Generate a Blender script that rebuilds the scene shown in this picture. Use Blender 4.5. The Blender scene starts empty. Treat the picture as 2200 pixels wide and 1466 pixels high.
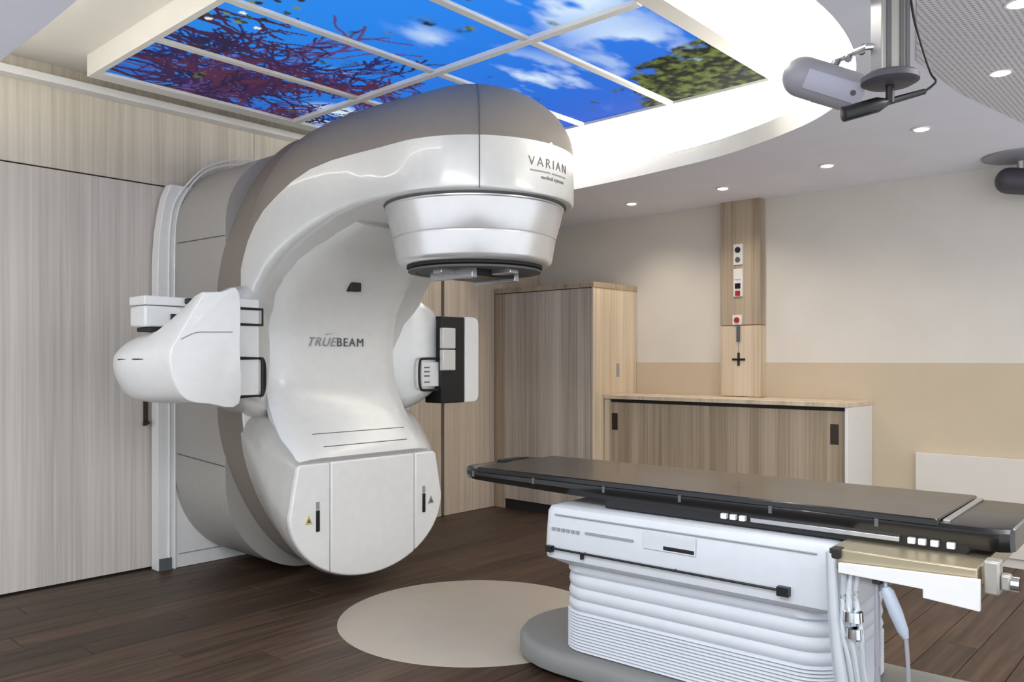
import bpy, bmesh, math, random
import numpy as np
from mathutils import Vector, Matrix
random.seed(7)
S = bpy.context.scene
C = S.collection
PI = math.pi

# ---------------------------------------------------------------- camera, world, lights, exposure
cam_d = bpy.data.cameras.new('camera'); cam = bpy.data.objects.new('camera', cam_d); C.objects.link(cam)
cam.location = (0, 0, 1.3); cam.rotation_euler = (math.radians(90), 0, math.radians(-48))
cam_d.sensor_width = 36; cam_d.lens = 1755 / 2200 * 36; cam_d.shift_y = 42 / 2200; cam_d.clip_start = 0.02
S.camera = cam
S.view_settings.view_transform = 'Standard'; S.view_settings.look = 'None'
S.view_settings.gamma = 1; S.view_settings.use_curve_mapping = False
S.view_settings.exposure = 0.3
W = bpy.data.worlds.new('world'); S.world = W; W.use_nodes = True
W.node_tree.nodes['Background'].inputs[0].default_value = (0.90, 0.94, 1, 1)
W.node_tree.nodes['Background'].inputs[1].default_value = 1.25

def area(name, loc, size, energy, col, rot=(0, 0, 0), sy=None):
    l = bpy.data.lights.new(name, 'AREA'); l.energy = energy; l.color = col; l.size = size
    l.shape = 'RECTANGLE'; l.size_y = sy or size
    o = bpy.data.objects.new(name, l); C.objects.link(o); o.location = loc; o.rotation_euler = rot
    return o
# soft fill lights added at soffit height, over and beside the camera
area('ceiling_fill', (0.1, 1.6, 2.525), 1.5, 40, (0.93, 0.97, 1.0))
area('ceiling_fill_rear', (0.0, 0.0, 2.525), 1.4, 45, (0.95, 0.97, 1.0))
area('ceiling_fill_side', (3.2, -0.2, 2.525), 1.0, 26, (1.0, 0.97, 0.93))

# ---------------------------------------------------------------- helpers
def lin(r, g, b):
    f = lambda c: (c / 255) / 12.92 if c / 255 <= 0.04045 else ((c / 255 + 0.055) / 1.055) ** 2.4
    return (f(r), f(g), f(b), 1)

def mat(name, col, rough=0.5, metal=0.0, noise=0.0, scale=20, coat=0.0, bump=0.0):
    m = bpy.data.materials.new(name); m.use_nodes = True
    nt = m.node_tree; b = nt.nodes['Principled BSDF']
    b.inputs['Base Color'].default_value = col; b.inputs['Roughness'].default_value = rough
    b.inputs['Metallic'].default_value = metal; b.inputs['Coat Weight'].default_value = coat
    tc = nt.nodes.new('ShaderNodeTexCoord'); n = nt.nodes.new('ShaderNodeTexNoise')
    n.inputs['Scale'].default_value = scale; n.inputs['Detail'].default_value = 4
    nt.links.new(tc.outputs['Object'], n.inputs['Vector'])
    r = nt.nodes.new('ShaderNodeValToRGB')
    k = max(noise, 0.02)
    r.color_ramp.elements[0].position = 0.3; r.color_ramp.elements[1].position = 0.7
    r.color_ramp.elements[0].color = tuple(c * (1 - k) for c in col[:3]) + (1,)
    r.color_ramp.elements[1].color = tuple(min(1, c * (1 + k)) for c in col[:3]) + (1,)
    nt.links.new(n.outputs['Fac'], r.inputs[0]); nt.links.new(r.outputs[0], b.inputs['Base Color'])
    if bump:
        bp = nt.nodes.new('ShaderNodeBump'); bp.inputs['Strength'].default_value = bump; bp.inputs['Distance'].default_value = 0.01
        nt.links.new(n.outputs['Fac'], bp.inputs['Height']); nt.links.new(bp.outputs[0], b.inputs['Normal'])
    return m

def emit(name, col, strength):
    m = bpy.data.materials.new(name); m.use_nodes = True
    nt = m.node_tree; b = nt.nodes['Principled BSDF']
    b.inputs['Base Color'].default_value = (0.8, 0.8, 0.8, 1)
    b.inputs['Emission Color'].default_value = col; b.inputs['Emission Strength'].default_value = strength
    return m

def wood(name, dark, mid, light, s=1.0, rough=0.45):
    """laminate with a straight vertical grain: wide soft bands, fine streaks"""
    m = bpy.data.materials.new(name); m.use_nodes = True
    nt = m.node_tree; b = nt.nodes['Principled BSDF']; b.inputs['Roughness'].default_value = rough
    tc = nt.nodes.new('ShaderNodeTexCoord'); oi = nt.nodes.new('ShaderNodeObjectInfo')
    def layer(sc, det):
        mp = nt.nodes.new('ShaderNodeMapping'); mp.inputs['Scale'].default_value = sc
        nt.links.new(tc.outputs['Object'], mp.inputs['Vector'])
        n = nt.nodes.new('ShaderNodeTexNoise'); n.inputs['Scale'].default_value = 1; n.inputs['Detail'].default_value = det
        nt.links.new(mp.outputs[0], n.inputs['Vector']); return n
    a = layer((9 * s, 9 * s, 0.06), 2); c = layer((60 * s, 60 * s, 0.9), 5)
    mx = nt.nodes.new('ShaderNodeMix'); mx.data_type = 'FLOAT'; mx.inputs['Factor'].default_value = 0.45
    nt.links.new(a.outputs['Fac'], mx.inputs[2]); nt.links.new(c.outputs['Fac'], mx.inputs[3])
    r = nt.nodes.new('ShaderNodeValToRGB')
    r.color_ramp.elements[0].position = 0.36; r.color_ramp.elements[0].color = dark
    r.color_ramp.elements[1].position = 0.64; r.color_ramp.elements[1].color = light
    e = r.color_ramp.elements.new(0.5); e.color = mid
    nt.links.new(mx.outputs[0], r.inputs[0]); nt.links.new(r.outputs[0], b.inputs['Base Color'])
    bp = nt.nodes.new('ShaderNodeBump'); bp.inputs['Strength'].default_value = 0.08; bp.inputs['Distance'].default_value = 0.003
    nt.links.new(c.outputs['Fac'], bp.inputs['Height']); nt.links.new(bp.outputs[0], b.inputs['Normal'])
    return m

def plank_mat(name):
    m = bpy.data.materials.new(name); m.use_nodes = True
    nt = m.node_tree; b = nt.nodes['Principled BSDF']; b.inputs['Roughness'].default_value = 0.46; b.inputs['Specular IOR Level'].default_value = 0.35
    tc = nt.nodes.new('ShaderNodeTexCoord'); oi = nt.nodes.new('ShaderNodeObjectInfo')
    ad = nt.nodes.new('ShaderNodeVectorMath'); ad.operation = 'ADD'
    mu = nt.nodes.new('ShaderNodeVectorMath'); mu.operation = 'SCALE'; mu.inputs['Scale'].default_value = 37
    cb = nt.nodes.new('ShaderNodeCombineXYZ')
    for i in range(3): nt.links.new(oi.outputs['Random'], cb.inputs[i])
    nt.links.new(cb.outputs[0], mu.inputs[0]); nt.links.new(tc.outputs['Object'], ad.inputs[0]); nt.links.new(mu.outputs[0], ad.inputs[1])
    mp = nt.nodes.new('ShaderNodeMapping'); mp.inputs['Scale'].default_value = (2.2, 34, 10)
    nt.links.new(ad.outputs[0], mp.inputs['Vector'])
    n = nt.nodes.new('ShaderNodeTexNoise'); n.inputs['Scale'].default_value = 1; n.inputs['Detail'].default_value = 5
    nt.links.new(mp.outputs[0], n.inputs['Vector'])
    r = nt.nodes.new('ShaderNodeValToRGB')
    r.color_ramp.elements[0].position = 0.3; r.color_ramp.elements[0].color = lin(50, 36, 26)
    r.color_ramp.elements[1].position = 0.72; r.color_ramp.elements[1].color = lin(86, 66, 51)
    nt.links.new(n.outputs['Fac'], r.inputs[0])
    hs = nt.nodes.new('ShaderNodeHueSaturation')
    mr = nt.nodes.new('ShaderNodeMapRange'); mr.inputs['To Min'].default_value = 0.72; mr.inputs['To Max'].default_value = 1.22
    nt.links.new(oi.outputs['Random'], mr.inputs['Value']); nt.links.new(mr.outputs[0], hs.inputs['Value'])
    nt.links.new(r.outputs[0], hs.inputs['Color']); nt.links.new(hs.outputs[0], b.inputs['Base Color'])
    return m

M = dict(
    white=mat('white_gloss_plastic', lin(232, 232, 230), 0.32, coat=0.2),
    silver=mat('pearl_silver_paint', lin(214, 214, 211), 0.3, 0.25, coat=0.3),
    headsilver=mat('satin_silver_head', lin(218, 218, 218), 0.27, 0.6),
    coverwhite=mat('pearl_white_cover', lin(226, 226, 223), 0.3, 0.05, coat=0.3),
    grey_side=mat('grey_cover_paint', lin(176, 173, 168), 0.42, 0.1),
    taupe=mat('taupe_satin_paint', lin(132, 123, 114), 0.62, 0.0),
    drum=mat('drum_grey_paint', lin(170, 166, 160), 0.45, 0.1),
    wall=mat('warm_white_wall_paint', lin(218, 213, 204), 0.8, noise=0.03, scale=3),
    lower_band=mat('tan_wall_band', lin(200, 185, 160), 0.75, noise=0.03, scale=3),
    ceil=mat('ceiling_paint', lin(238, 240, 250), 0.85, noise=0.02, scale=4),
    cream=mat('cream_ceiling_paint', lin(236, 233, 225), 0.7, noise=0.02, scale=4),
    black=mat('black_plastic', lin(16, 16, 18), 0.4),
    carbon=mat('black_carbon_fibre', lin(17, 16, 17), 0.25, coat=0.2, noise=0.25, scale=160),
    mat=mat('mat_wall_reflection', lin(60, 54, 48), 0.27, coat=0.15),  # brown-grey reflection of the wall put into the base colour
    rubber=mat('dark_rubber', lin(34, 33, 33), 0.7),
    dark=mat('dark_gap', lin(38, 33, 28), 0.8),
    reflmetal=mat('metal_floor_reflection', lin(176, 165, 140), 0.35, 0.7),  # tan reflection of the floor put into the metal's colour
    postmetal=mat('pale_metal', lin(206, 211, 216), 0.35, 0.35),
    steel=mat('brushed_steel', lin(190, 190, 192), 0.28, 0.9),
    chrome=mat('chrome', lin(215, 218, 222), 0.12, 1.0),
    alu=mat('aluminium_profile', lin(176, 172, 164), 0.38, 0.6),
    handle=mat('bronze_handle', lin(62, 52, 45), 0.4, 0.5),
    disc=mat('beige_floor_plate', lin(172, 163, 150), 0.5, noise=0.03, scale=6),
    bellows=mat('white_bellows_fabric', lin(210, 214, 221), 0.55),
    couchwhite=mat('couch_white_cover', lin(210, 214, 220), 0.4),
    basegrey=mat('grey_base_paint', lin(130, 130, 128), 0.45),
    pod=mat('grey_pod_plastic', lin(150, 150, 158), 0.45),
    poddark=mat('dark_grey_pod_plastic', lin(78, 75, 82), 0.5),
    print=mat('grey_print', lin(92, 94, 96), 0.6),
    midprint=mat('mid_grey_print', lin(122, 122, 122), 0.6),
    lightprint=mat('light_grey_print', lin(150, 152, 154), 0.6),
    red=mat('red_button', lin(170, 40, 30), 0.4),
    yellow=mat('yellow_label', lin(214, 196, 110), 0.5),
    seam=mat('dark_seam', lin(92, 92, 92), 0.7),
    redline=mat('red_brown_line', lin(150, 86, 66), 0.6),
    door=wood('grey_oak_laminate', lin(188, 181, 172), lin(207, 200, 192), lin(220, 214, 206)),
    panel=wood('warm_grey_oak_laminate', lin(190, 181, 164), lin(209, 201, 186), lin(222, 215, 202)),
    oak=wood('oak_laminate', lin(146, 130, 106), lin(170, 153, 128), lin(188, 171, 148)),
    paleoak=wood('light_oak_wall_laminate', lin(176, 160, 138), lin(200, 184, 162), lin(216, 202, 182)),
    tall=wood('taupe_oak_laminate', lin(162, 150, 134), lin(190, 179, 163), lin(210, 200, 186), 1.2),
    pale=wood('pale_oak_laminate', lin(190, 172, 146), lin(212, 194, 168), lin(224, 210, 188)),
    greyoak=wood('pilaster_oak_laminate', lin(148, 132, 112), lin(176, 160, 138), lin(192, 178, 158)),
    plank=plank_mat('dark_oak_plank'),
    led=emit('cove_led', (1, 0.98, 0.95, 1), 28.0),
    fill_dim=emit('dim_cove_fill', (1, 0.97, 0.92, 1), 10.0),
    lamp=emit('downlight_lamp', (1, 0.93, 0.85, 1), 12.0),
)

def new(): return bmesh.new()
def box(bm, x0, x1, y0, y1, z0, z1):
    v = [bm.verts.new(p) for p in [(x0, y0, z0), (x1, y0, z0), (x1, y1, z0), (x0, y1, z0), (x0, y0, z1), (x1, y0, z1), (x1, y1, z1), (x0, y1, z1)]]
    for f in [(3, 2, 1, 0), (4, 5, 6, 7), (0, 1, 5, 4), (1, 2, 6, 5), (2, 3, 7, 6), (3, 0, 4, 7)]: bm.faces.new([v[i] for i in f])
    return bm
def loft(bm, rings, caps=True, closed=True, matf=None):
    R = [[bm.verts.new(p) for p in r] for r in rings]; n = len(R[0])
    for a in range(len(R) - 1):
        for i in range(n if closed else n - 1):
            j = (i + 1) % n
            f = bm.faces.new((R[a][i], R[a][j], R[a + 1][j], R[a + 1][i]))
            if matf: f.material_index = matf(a, i)
    if caps and closed:
        bm.faces.new(R[0][::-1]); bm.faces.new(R[-1])
    return R
def prism(bm, pts, axis, a, b, inset=0.0):
    """2-D outline extruded along an axis; inset rounds off the front edge"""
    def P(p, t): return {'x': (t, p[0], p[1]), 'y': (p[0], t, p[1]), 'z': (p[0], p[1], t)}[axis]
    loft(bm, [[P(p, a) for p in pts], [P(p, b) for p in pts]])
    return bm
def frame(d):
    d = Vector(d).normalized(); u = d.cross(Vector((0, 0, 1)))
    if u.length < 1e-3: u = d.cross(Vector((1, 0, 0)))
    u.normalize(); return u, d.cross(u)
def tube(bm, path, r, seg=10):
    P = [Vector(p) for p in path]; rings = []
    for i, p in enumerate(P):
        d = (P[min(i + 1, len(P) - 1)] - P[max(i - 1, 0)]); u, w = frame(d)
        if i and (u.dot(pu) < 0): u, w = -u, -w
        pu = u; rr = r[i] if isinstance(r, (list, tuple)) else r
        rings.append([p + (u * math.cos(2 * PI * k / seg) + w * math.sin(2 * PI * k / seg)) * rr for k in range(seg)])
    loft(bm, rings); return bm
def smooth_path(pts, n=8):
    P = [Vector(p) for p in pts]; out = []
    for i in range(len(P) - 1):
        p0, p1, p2, p3 = P[max(i - 1, 0)], P[i], P[i + 1], P[min(i + 2, len(P) - 1)]
        for k in range(n):
            t = k / n
            out.append(0.5 * ((2 * p1) + (p2 - p0) * t + (2 * p0 - 5 * p1 + 4 * p2 - p3) * t * t + (3 * p1 - p0 - 3 * p2 + p3) * t ** 3))
    return out + [P[-1]]
def lathe(bm, prof, cx, cy, seg=64, matf=None):
    loft(bm, [[(cx + r * math.cos(2 * PI * k / seg), cy + r * math.sin(2 * PI * k / seg), z) for k in range(seg)] for r, z in prof], matf=matf)
    return bm
def rrect(x0, x1, y0, y1, r, n=5):
    out = []
    for cx, cy, a in [(x1 - r, y0 + r, -90), (x1 - r, y1 - r, 0), (x0 + r, y1 - r, 90), (x0 + r, y0 + r, 180)]:
        for k in range(n + 1):
            t = math.radians(a + 90 * k / n); out.append((cx + r * math.cos(t), cy + r * math.sin(t)))
    return out

def mk(name, bm, m, parent=None, sm=True, bev=0.0, angle=35, label=None, kind=None):
    bmesh.ops.remove_doubles(bm, verts=bm.verts, dist=1e-5)
    bmesh.ops.recalc_face_normals(bm, faces=bm.faces)
    if sm:
        for f in bm.faces: f.smooth = True
        for e in bm.edges:
            if len(e.link_faces) == 2 and e.calc_face_angle(0) > math.radians(angle): e.smooth = False
    me = bpy.data.meshes.new(name); bm.to_mesh(me); bm.free()
    for x in (m if isinstance(m, list) else [m]): me.materials.append(x)
    o = bpy.data.objects.new(name, me); C.objects.link(o)
    if bev:
        b = o.modifiers.new('bevel', 'BEVEL'); b.width = bev; b.segments = 2; b.limit_method = 'ANGLE'; b.angle_limit = math.radians(40)
    if parent: attach(o, parent)
    if label: o['label'] = label
    if kind: o['kind'] = kind
    return o
def attach(o, parent):
    o.parent = parent
    w = Vector((0, 0, 0)); p = parent
    rot = False
    while p:
        w += p.location; rot = rot or any(abs(a) > 1e-6 for a in p.rotation_euler); p = p.parent
    if not rot: o.location = o.location - w          # children keep world coordinates
def thing(name, loc, label, cat, rotz=0.0, group=None):
    o = bpy.data.objects.new(name, None); C.objects.link(o); o.location = loc; o.rotation_euler = (0, 0, rotz)
    o.empty_display_size = 0.1; o['label'] = label; o['category'] = cat
    if group: o['group'] = group
    return o
def B(name, b, m, parent=None, bev=0.0, **k):
    return mk(name, box(new(), *b), m, parent, bev=bev, **k)
def text_mesh(txt, size, shear=0.0, spacing=1.0, offset=0.0):
    cu = bpy.data.curves.new('lettering', 'FONT'); cu.body = txt; cu.size = size; cu.shear = shear
    cu.space_character = spacing; cu.align_x = 'CENTER'; cu.offset = offset; cu.extrude = 0.0015
    o = bpy.data.objects.new('lettering', cu); C.objects.link(o)
    bpy.context.view_layer.update()
    me = bpy.data.meshes.new_from_object(o.evaluated_get(bpy.context.evaluated_depsgraph_get()))
    bpy.data.objects.remove(o); bpy.data.curves.remove(cu)
    bm = new(); bm.from_mesh(me); bpy.data.meshes.remove(me)
    return bm

# ---------------------------------------------------------------- room shell
XB, YL, ZC, ZU = 5.94, 5.10, 2.535, 3.0         # right wall, left wall, soffit, raised ceiling
XA, YA = -0.7, -0.9
floor = mk('floor', box(new(), XA, XB, YA, YL + 0.1, -0.08, -0.02), M['plank'], kind='structure')
# planks run along the left wall; every plank in view is its own board
pl_cache = {}
PWID, PLEN = 0.17, 1.22
def plank(x0, x1, y):
    L = round(x1 - x0, 3)
    if L not in pl_cache:
        b = new(); h = L / 2 - 0.0012; w = PWID / 2 - 0.0012; e = 0.002
        loft(b, [[(-h, -w, -0.02), (h, -w, -0.02), (h, w, -0.02), (-h, w, -0.02)], [(-h, -w, -e), (h, -w, -e), (h, w, -e), (-h, w, -e)],
                 [(-h + e, -w + e, 0), (h - e, -w + e, 0), (h - e, w - e, 0), (-h + e, w - e, 0)]])
        o = mk('plank', b, M['plank'], sm=False); pl_cache[L] = o.data
    else:
        o = bpy.data.objects.new('plank', pl_cache[L]); C.objects.link(o)
    o.location = ((x0 + x1) / 2, y, 0); o.parent = floor
y = 4.98 - PWID / 2
row = 0
while y > -0.5:
    x = 0.75 - [0.0, 0.52, 0.9, 0.27, 0.7][row % 5]
    while x < XB - 0.02:
        x1 = min(x + PLEN, XB - 0.012)
        if x1 - x > 0.06 and x1 > 0.75: plank(max(x, 0.7), x1, y)
        x += PLEN
    y -= PWID; row += 1
B('floor_edge', (0.7, XB - 0.012, 4.985, 5.08, -0.02, -0.001), M['plank'], floor)
bb = new(); box(bb, XA, 0.698, YA, YL, -0.02, -0.001); box(bb, 0.698, XB, YA, -0.5 - 0.09, -0.02, -0.001)
mk('floor_surface', bb, M['plank'], floor, sm=False)

wl = mk('wall_left', box(new(), XA, XB, YL + 0.02, YL + 0.14, -0.02, ZU), M['dark'], kind='structure')
wr = mk('wall_right', box(new(), XB, XB + 0.12, YA, YL + 0.14, -0.02, ZU), M['wall'], kind='structure')
B('lower_band', (XB - 0.004, XB, YA, 3.904, 0, 1.285), M['lower_band'], wr, label='tan lower band')  # lower part of the right wall toned tan
# left wall cladding: boards above the sliding door and to the right of the machine
for x0, x1 in ((XA, 3.0), (3.003, 4.4), (4.403, XB - 0.01)):
    B('upper_panel', (x0, x1, YL, YL + 0.02, 2.408, ZU), M['panel'], wl, 0.001)
for x0, x1 in ((3.66, 4.672), (4.706, XB - 0.01)):
    B('wall_panel', (x0, x1, 5.0, 5.08, 0.0, 2.40), M['paleoak'], wl, 0.001)
B('gap_strip', (4.672, 4.706, 5.03, 5.04, 0.0, 2.40), M['dark'], wl, label='dark gap between two panels')
# sliding door
db = new(); prism(db, [(0.55, 0.012), (2.297, 0.012), (2.297, 1.85), (2.301, 1.98), (2.312, 2.10), (2.330, 2.22), (2.353, 2.32), (2.384, 2.398), (0.55, 2.398)], 'y', YL - 0.005, YL + 0.018)
dr = mk('door_1', db, M['door'], sm=False, kind='structure')
B('door_1_outer', (XA, 0.545, YL - 0.005, YL + 0.018, 0.012, 2.398), M['door'], kind='structure').name = 'door_2'
hb = new(); box(hb, 2.236, 2.262, YL - 0.018, YL - 0.005, 0.90, 1.06)
tube(hb, smooth_path([(2.249, YL - 0.012, 0.915), (2.249, YL - 0.05, 0.915), (2.215, YL - 0.058, 0.905)], 4), 0.010)
mk('door_handle', hb, M['handle'], dr)
B('trim_1', (1.05, 4.75, YL - 0.10, YL, 2.868, 2.912), M['white'], bev=0.004, kind='structure')   # cornice

# ceiling: low soffit with a curved opening, raised ceiling over it
loop = [(1.09, YL), (1.09, 4.4), (1.09, 3.4), (1.09, 2.6), (1.2, 1.95), (1.62, 1.42), (2.2, 1.17), (2.755, 1.10), (3.26, 1.15), (3.69, 1.29), (4.0, 1.49),
        (4.26, 1.81), (4.506, 2.357), (4.612, 2.916), (4.661, 3.325), (4.685, 3.672), (4.70, 4.2), (4.70, YL)]
lp = [p.to_2d() for p in smooth_path([(a, b, 0) for a, b in loop], 6)]
cb_ = new()
pts = [(XA, YL), (XA, YA), (XB, YA), (XB, YL)] + [tuple(p) for p in lp[::-1]]
vs = [cb_.verts.new((a, b, ZC)) for a, b in pts]
es = [cb_.edges.new((vs[i], vs[(i + 1) % len(vs)])) for i in range(len(vs))]
bmesh.ops.triangle_fill(cb_, edges=es, use_beauty=True)
ceil = mk('ceiling', cb_, M['ceil'], sm=False, kind='structure')
def offs(path, d):
    out = []
    for i, p in enumerate(path):
        a = path[max(i - 1, 0)]; b = path[min(i + 1, len(path) - 1)]; t = (b - a).normalized()
        out.append((p.x + t.y * d, p.y - t.x * d))
    return out
inn, out_ = offs(lp, -0.0), offs(lp, 0.07)
fb = new()   # fascia: lip, ledge, set-back upper band
loft(fb, [[(a, b, ZC) for a, b in inn], [(a, b, ZC + 0.105) for a, b in inn], [(a, b, ZC + 0.105) for a, b in out_], [(a, b, ZU) for a, b in out_]], caps=False, closed=False)
mk('fascia', fb, M['cream'], ceil, label='curved white fascia of the raised ceiling')
B('raised_ceiling', (XA, XB, YA, YL + 0.14, ZU, ZU + 0.05), M['cream'], ceil)
# LED strip on the curved fascia's ledge; its left run is added fill
mid0, mid1 = offs(lp, 0.02), offs(lp, 0.05)
def led_run(a0, a1, m, lab):
    lb = new(); loft(lb, [[(a, b, z) for a, b in (mid0 if k else mid1)[a0:a1]] for k, z in ((1, ZC + 0.118), (0, ZC + 0.118), (0, ZC + 0.106), (1, ZC + 0.106))], caps=False, closed=False)
    mk('led_strip', lb, M[m], ceil, label=lab)
led_run(2, 20, 'fill_dim', 'added dim fill strip on the left fascia ledge')  # added to brighten the raised ceiling on this side
led_run(48, -4, 'led', 'glowing strip on the curved fascia ledge')

# LED strips on the outer sides of the sky picture's box
ls_ = new(); box(ls_, 4.492, 4.505, 1.92, 4.4, 2.945, 2.985)
mk('led_strip', ls_, M['led'], ceil, label='glowing strip along the picture box')
ls_ = new(); box(ls_, 2.2, 4.46, 1.885, 1.898, 2.945, 2.985)
mk('led_strip', ls_, M['led'], ceil, label='glowing strip along the picture box')

# perforated acoustic field of the soffit
def perf_mat():
    m = bpy.data.materials.new('perforated_ceiling'); m.use_nodes = True
    nt = m.node_tree; b = nt.nodes['Principled BSDF']; b.inputs['Roughness'].default_value = 0.8
    tc = nt.nodes.new('ShaderNodeTexCoord'); mp = nt.nodes.new('ShaderNodeMapping'); mp.inputs['Scale'].default_value = (50, 50, 0)
    mp.inputs['Rotation'].default_value = (0, 0, 0)
    fr = nt.nodes.new('ShaderNodeVectorMath'); fr.operation = 'FRACTION'
    sb = nt.nodes.new('ShaderNodeVectorMath'); sb.operation = 'DISTANCE'; sb.inputs[1].default_value = (0.5, 0.5, 0)
    gt = nt.nodes.new('ShaderNodeMath'); gt.operation = 'GREATER_THAN'; gt.inputs[1].default_value = 0.27
    nt.links.new(tc.outputs['Object'], mp.inputs[0]); nt.links.new(mp.outputs[0], fr.inputs[0]); nt.links.new(fr.outputs[0], sb.inputs[0]); nt.links.new(sb.outputs['Value'], gt.inputs[0])
    mx = nt.nodes.new('ShaderNodeMix'); mx.data_type = 'RGBA'
    mx.inputs[6].default_value = lin(160, 158, 166); mx.inputs[7].default_value = lin(222, 220, 224)
    nt.links.new(gt.outputs[0], mx.inputs[0]); nt.links.new(mx.outputs[2], b.inputs['Base Color'])
    return m
pb = new(); pv = [(2.75, -0.85), (XB - 0.4, -0.85), (XB - 0.4, 0.62), (4.95, 0.86), (4.2, 0.98), (3.6, 1.01), (3.0, 0.84), (2.75, 0.72)]
prism(pb, pv, 'z', ZC - 0.004, ZC - 0.0005)
mk('perforated_panel', pb, perf_mat(), ceil, sm=False, label='perforated acoustic ceiling field')

# ---------------------------------------------------------------- sky picture ceiling
SX0, SX1, SY0, SY1, SZ = 1.83, 4.40, 2.00, 4.69, 2.88
sky = thing('sky_ceiling_light', (3.1, 3.35, ZU), 'backlit ceiling picture of blue sky, red branches and a green tree', 'ceiling light')
sb_ = new(); o4 = [(1.795, 1.90), (4.49, 1.90), (4.49, 4.80), (1.795, 4.80)]; i4 = [(SX0, SY0), (SX1, SY0), (SX1, SY1), (SX0, SY1)]
i4b = [(SX0 + .03, SY0 + .03), (SX1 - .03, SY0 + .03), (SX1 - .03, SY1 - .03), (SX0 + .03, SY1 - .03)]
loft(sb_, [[(a, b, ZU) for a, b in o4], [(a, b, SZ) for a, b in o4], [(a, b, SZ) for a, b in i4], [(a, b, SZ + 0.03) for a, b in i4], [(a, b, SZ + 0.03) for a, b in i4b]], caps=False)
mk('light_frame', sb_, M['cream'], sky, bev=0.003)
rows = [SY0, 2.65, 3.33, 4.01, SY1]; cols = [SX0, 3.065, SX1]
for yy in rows[1:-1]: B('grid_bar', (SX0, SX1, yy - 0.022, yy + 0.022, SZ + 0.002, SZ + 0.03), M['cream'], sky, 0.002)
B('grid_bar', (3.065 - 0.022, 3.065 + 0.022, SY0, SY1, SZ - 0.006, SZ + 0.028), M['cream'], sky, 0.002)
# the backlit photograph, painted procedurally on a canvas and carried as colours of the picture tiles
CE = 0.0085
NX, NY = int((SX1 - SX0) / CE) + 2, int((SY1 - SY0) / CE) + 2
rng = np.random.default_rng(5)
gx, gy = np.meshgrid(SX0 + np.arange(NX) * CE, SY0 + np.arange(NY) * CE)
def vnoise(x, y, seed):
    r = np.random.default_rng(seed).random((64, 64)); xi, yi = np.floor(x).astype(int), np.floor(y).astype(int)
    fx, fy = x - xi, y - yi; fx, fy = fx * fx * (3 - 2 * fx), fy * fy * (3 - 2 * fy)
    g = lambda a, b: r[a % 64, b % 64]
    return (g(xi, yi) * (1 - fx) + g(xi + 1, yi) * fx) * (1 - fy) + (g(xi, yi + 1) * (1 - fx) + g(xi + 1, yi + 1) * fx) * fy
def fbm(s, seed, sx=1, sy=1):
    return sum(vnoise(gx * s * sx * 2 ** k, gy * s * sy * 2 ** k, seed + k) / 2 ** (k + 1) for k in range(5))
L3 = lambda *c: np.array(lin(*c)[:3])
t = np.clip((gx - SX0) / 2.5, 0, 1)[..., None]; u = np.clip((gy - SY0) / 2.7, 0, 1)[..., None]
img = L3(40, 146, 250) * (1 - t) + L3(40, 96, 208) * t
img = img * (1 - 0.35 * u * (1 - t))
def blend(mask, col):
    global img
    mask = np.clip(mask, 0, 1)[..., None]; img = img * (1 - mask) + np.array(col) * mask
def blob(cx, cy, rx, ry): return np.clip(1 - np.hypot((gx - cx) / rx, (gy - cy) / ry), 0, 1)
cl = fbm(3.2, 11, 0.7, 1.6)
for cx, cy, rx, ry, k in ((3.45, 3.05, .55, .42, 1.6), (3.95, 3.15, .4, .3, 1.4), (2.75, 2.2, .55, .5, 1.8), (3.25, 4.45, .4, .35, 2.2), (3.45, 2.3, .55, .4, 1.3), (2.75, 3.0, .35, .14, .9), (2.8, 3.75, .25, .1, .8), (3.75, 2.75, .4, .3, 1.0), (4.05, 2.2, .35, .3, 1.2)):
    blend(np.clip((cl - 0.47) * 6, 0, 1) * blob(cx, cy, rx, ry) * k * 0.85, L3(214, 234, 252))
def stroke(x, y, a, ln, w, col, depth):
    global img
    n = max(3, int(ln / (CE * 0.6))); px, py, aa = x, y, a
    for i in range(n):
        aa += rng.normal(0, 0.07); px += math.cos(aa) * ln / n; py += math.sin(aa) * ln / n
        ww = max(w * (1 - 0.75 * i / n), CE * 0.55)
        ix, iy = (px - SX0) / CE, (py - SY0) / CE; r = ww / CE
        for jy in range(int(iy - r) - 1, int(iy + r) + 2):
            for jx in range(int(ix - r) - 1, int(ix + r) + 2):
                if 0 <= jx < NX and 0 <= jy < NY and math.hypot(jx - ix, jy - iy) <= r + 0.35:
                    img[jy, jx] = img[jy, jx] * 0.15 + np.array(col) * 0.85
        if depth and rng.random() < 2.6 / n * depth:
            stroke(px, py, aa + rng.choice([-1, 1]) * rng.uniform(0.35, 0.9), ln * rng.uniform(0.3, 0.6), ww * 0.7, col, depth - 1)
BR = [L3(62, 38, 70), L3(44, 34, 70), L3(82, 44, 70), L3(44, 40, 96), L3(88, 66, 120)]
blend(np.clip((fbm(7, 40) - 0.46) * 5, 0, 1) * blob(2.3, 4.5, 1.0, .5) * 0.9, L3(58, 58, 150))
for k in range(9):
    stroke(SX0 - 0.02, rng.uniform(4.05, 4.7), rng.normal(-0.05, 0.14), rng.uniform(0.7, 1.5), rng.uniform(0.009, 0.018), BR[k % 5], 2 + k % 2)
for k in range(8):
    stroke(rng.uniform(1.85, 2.5), 4.7, rng.normal(-0.6, 0.4), rng.uniform(0.3, 0.7), 0.013, BR[k % 5], 2)
for yy, a, ln, w in ((3.78, -0.02, 0.95, .022), (3.62, 0.0, 0.5, .016), (3.9, -0.05, .9, .014), (3.98, 0.02, 1.1, .013), (3.45, 0.4, 0.4, .012)):
    stroke(SX0 - 0.02, yy, a, ln, w, BR[0], 2)
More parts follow.
